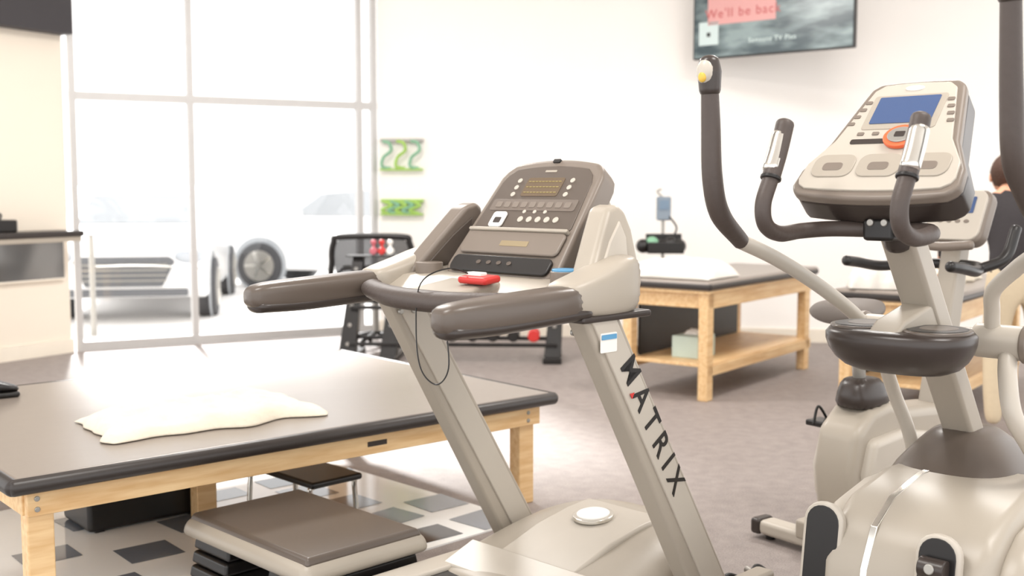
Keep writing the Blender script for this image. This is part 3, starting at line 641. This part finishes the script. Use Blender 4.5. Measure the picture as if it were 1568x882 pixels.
# office chair
ch=root('office_chair',(-1.22,9.90,0),math.radians(180))
bo_=[(-.30,0),(.30,0),(.35,.25),(.33,.40),(.26,.45),(-.26,.45),(-.33,.40),(-.35,.25)]
def frame2d(name,par,o,org,xa,ya,r,mat):
    O_=Vector(org);X=Vector(xa);Y=Vector(ya); tube(name,par,[O_+X*a+Y*b for a,b in o]+[O_+X*o[0][0]+Y*o[0][1]],r,mat)
frame2d('back_frame',ch,bo_,(0,.22,.54),(1,0,0),(0,.1,1),.027,BLACK)
mesh_m=D.materials.new('mesh_fabric'); mesh_m.use_nodes=True; nt=mesh_m.node_tree; b=nt.nodes['Principled BSDF']; b.inputs['Base Color'].default_value=srgb(50,50,54); b.inputs['Alpha'].default_value=.6; b.inputs['Roughness'].default_value=.9
plate('back_mesh',ch,[(a*.96,b) for a,b in bo_],(0,.22,.54),(1,0,0),(0,.1,1),.006,mesh_m,0)
box('lumbar',ch,(0,.27,.72),(.5,.03,.05),BLACK,.01)
box('seat',ch,(0,-.03,.47),(.5,.5,.08),BLACK,.03); tube('back_stem',ch,[(0,.15,.44),(0,.28,.5),(0,.26,.7)],.025,BLACK)
cyl('gas_lift',ch,(0,0,.1),(0,0,.44),.028,STEEL)
for s in(-1,1): tube('armrest',ch,[(s*.27,.1,.45),(s*.31,.1,.66),(s*.31,-.15,.68)],.02,BLACK)
for k in range(5):
    a=k*2*math.pi/5; tube('base_spoke',ch,[(0,0,.12),(.29*math.cos(a),.29*math.sin(a),.075)],.02,BLACK); cyl('castor',ch,(.29*math.cos(a)-.02,.29*math.sin(a),.03),(.29*math.cos(a)+.02,.29*math.sin(a),.03),.03,BLACK)

cl=root('floor_clamp',(.84,3.84,0),.6)
tube('jaw_a',cl,[(0,0,.012),(.06,.02,.05),(.11,0,.02)],.008,BLACK); tube('jaw_b',cl,[(0,.03,.012),(-.05,.05,.03),(-.1,.03,.012)],.008,BLACK); cyl('screw',cl,(.05,-.03,.012),(.05,.06,.03),.012,STEEL)

# ---------------------------------------------------------------- person
pf=Vector((.2,.98,0)).normalized()
PR=root('person_therapist',(2.80,6.08,0),math.atan2(pf.y,pf.x))
def skinned(name,par,nodes,edges,mats,assign,sub=2):
    me=D.meshes.new(name); me.from_pydata([n_[0] for n_ in nodes],edges,[]); o=D.objects.new(name,me); COL.objects.link(o)
    sk=o.modifiers.new('k','SKIN'); 
    for i,v in enumerate(me.skin_vertices[0].data):
        r=nodes[i][1]; v.radius=(r,r) if not isinstance(r,tuple) else r; v.use_root=(i==0)
    sk.use_smooth_shade=True
    s=o.modifiers.new('s','SUBSURF'); s.levels=sub; s.render_levels=sub
    bpy.context.view_layer.update()
    dg=bpy.context.evaluated_depsgraph_get(); ev=o.evaluated_get(dg); nm=D.meshes.new_from_object(ev)
    D.objects.remove(o); nm.materials.clear()
    for m_ in mats: nm.materials.append(m_)
    for p in nm.polygons: p.material_index=assign(p.center); p.use_smooth=True
    o=D.objects.new(name,nm); COL.objects.link(o); o.parent=par; return o
N=[((0,0,.93),(.15,.12)),((.10,0,1.06),(.145,.115)),((.22,0,1.19),(.165,.12)),((.33,0,1.30),(.16,.105)),((.40,0,1.37),.055),((.44,0,1.43),.05)]
Ed=[(0,1),(1,2),(2,3),(3,4),(4,5)]
for s in(-1,1):
    b0=len(N)
    N+=[((.02,s*.10,.86),.105),((.03,s*.12,.52),.068),((-.02,s*.13,.30),.058),((-.06,s*.13,.10),.045)]
    Ed+=[(0,b0),(b0,b0+1),(b0+1,b0+2),(b0+2,b0+3)]
    a0=len(N)
    if s>0: N+=[((.34,.19,1.29),.07),((.42,.32,1.10),.056),((.58,.31,.94),.036),((.63,.30,.90),.026)]
    else: N+=[((.34,-.19,1.29),.07),((.46,-.25,1.08),.056),((.62,-.14,.94),.036),((.67,-.12,.90),.026)]
    Ed+=[(3,a0),(a0,a0+1),(a0+1,a0+2),(a0+2,a0+3)]
def asg(c):
    if c.z<.96 and c.x<.35: return 0
    if c.z>1.375 and c.x>.33: return 2
    if c.x>.50 and c.z<1.02 : return 2
    return 1
skinned('body',PR,N,Ed,[KHAKI,NAVY,SKIN],asg)
for s,(hx,hy,hz) in((1,(.65,.298,.875)),(-1,(.69,-.115,.875))):
    nodes=[((hx-.02,hy,hz+.025),.022),((hx+.03,hy,hz),(.034,.014)),((hx+.07,hy,hz-.01),(.036,.012))]; ed=[(0,1),(1,2)]
    skinned('palm_%d'%s,PR,nodes,ed,[SKIN],lambda c:0,1)
    for k,(dy,ln) in enumerate(((-.03,.07),(-.01,.08),(.01,.075),(.03,.06))):
        skinned('finger_%d_%d'%(s,k),PR,[((hx+.06,hy+dy,hz-.008),.009),((hx+.07+ln*.5,hy+dy*1.1,hz-.004),.0085),((hx+.07+ln*.8,hy+dy*1.15,hz-.018),.008),((hx+.07+ln,hy+dy*1.15,hz-.04),.007)],[(0,1),(1,2),(2,3)],[SKIN],lambda c:0,1)
    skinned('thumb_%d'%s,PR,[((hx+.02,hy-s*.025,hz),.011),((hx+.05,hy-s*.055,hz-.01),.010),((hx+.08,hy-s*.065,hz-.025),.008)],[(0,1),(1,2)],[SKIN],lambda c:0,1)
    x0=-.06
    loft('shoe_%d'%s,PR,[[Vector((x0+x,s*.13+w*math.cos(a),max(.0,h*.5+h*.5*math.sin(a)))) for a in [2*math.pi*j/14 for j in range(14)]] for x,w,h in((-.09,.02,.06),(-.08,.036,.10),(-.02,.042,.11),(.06,.046,.08),(.13,.045,.055),(.18,.02,.03))],SHOE,sub=1)
hc=Vector((.49,0,1.48))
ellipsoid('head',PR,hc,(.095,.075,.115),SKIN,24,lambda v:1-.10*max(0,-v.z)*(1 if v.x<.3 else .4))
ellipsoid('hair',PR,hc+Vector((-.018,0,.022)),(.10,.084,.108),HAIR,24,lambda v:1+.03*math.sin(9*v.y+7*v.z))
ellipsoid('nose',PR,hc+Vector((.098,0,-.015)),(.018,.013,.022),SKIN,10)
ellipsoid('mouth',PR,hc+Vector((.083,0,-.06)),(.012,.024,.007),M('lips',(170,90,85),.5),10)
for s in(-1,1):
    ellipsoid('ear_%d'%s,PR,hc+Vector((-.005,s*.078,-.01)),(.02,.01,.03),SKIN,10)
    ellipsoid('eye_%d'%s,PR,hc+Vector((.085,s*.03,.008)),(.012,.013,.009),WHITE,10); ellipsoid('pupil_%d'%s,PR,hc+Vector((.095,s*.03,.008)),(.004,.006,.006),BLACK,8)

# ---------------------------------------------------------------- lights
w=D.worlds.new('World'); sc.world=w; w.use_nodes=True
bg=w.node_tree.nodes['Background']; bg.inputs[0].default_value=(1,.995,.99,1); bg.inputs[1].default_value=2.15
for i,(x,y) in enumerate(((-1.5,7.0),(2.2,6.8),(-1.0,2.5),(2.0,2.5))):  # unseen ceiling panels, added as fill to wash walls and room with light
    lp=root('fill_ceiling_light',(x,y,0))
    box('housing',lp,(0,0,HC-.03),(1.3,.65,.05),WHITE,.005)
    box('fill_panel',lp,(0,0,HC-.06),(1.2,.55,.01),M('fill_panel_glow',(255,250,240),.5,0,0,8,0,.5,3),0)
    la=D.lights.new('fill_lamp','AREA'); la.shape='RECTANGLE'; la.size=1.2; la.size_y=.55; la.energy=(110 if x<0 else 80) if y>5 else 50; la.color=(1,.97,.935)
    lo=D.objects.new('fill_lamp',la); lo.location=(0,0,HC-.08); lo.parent=lp; COL.objects.link(lo)
su=D.lights.new('sun','SUN'); su.energy=9; su.angle=math.radians(5); su.color=(1,.99,.97)
so=D.objects.new('sun',su); so.rotation_euler=(math.radians(-57),0,math.radians(22)); COL.objects.link(so)

cam=D.cameras.new('camera'); cam.sensor_width=36; cam.lens=36*1700/1568; cam.clip_start=.05; cam.clip_end=300
cam.dof.use_dof=True; cam.dof.focus_distance=3.3; cam.dof.aperture_fstop=2.5
co_=D.objects.new('camera',cam); co_.location=(0,0,1.4); co_.rotation_euler=(math.radians(90-5.08),0,0); COL.objects.link(co_); sc.camera=co_
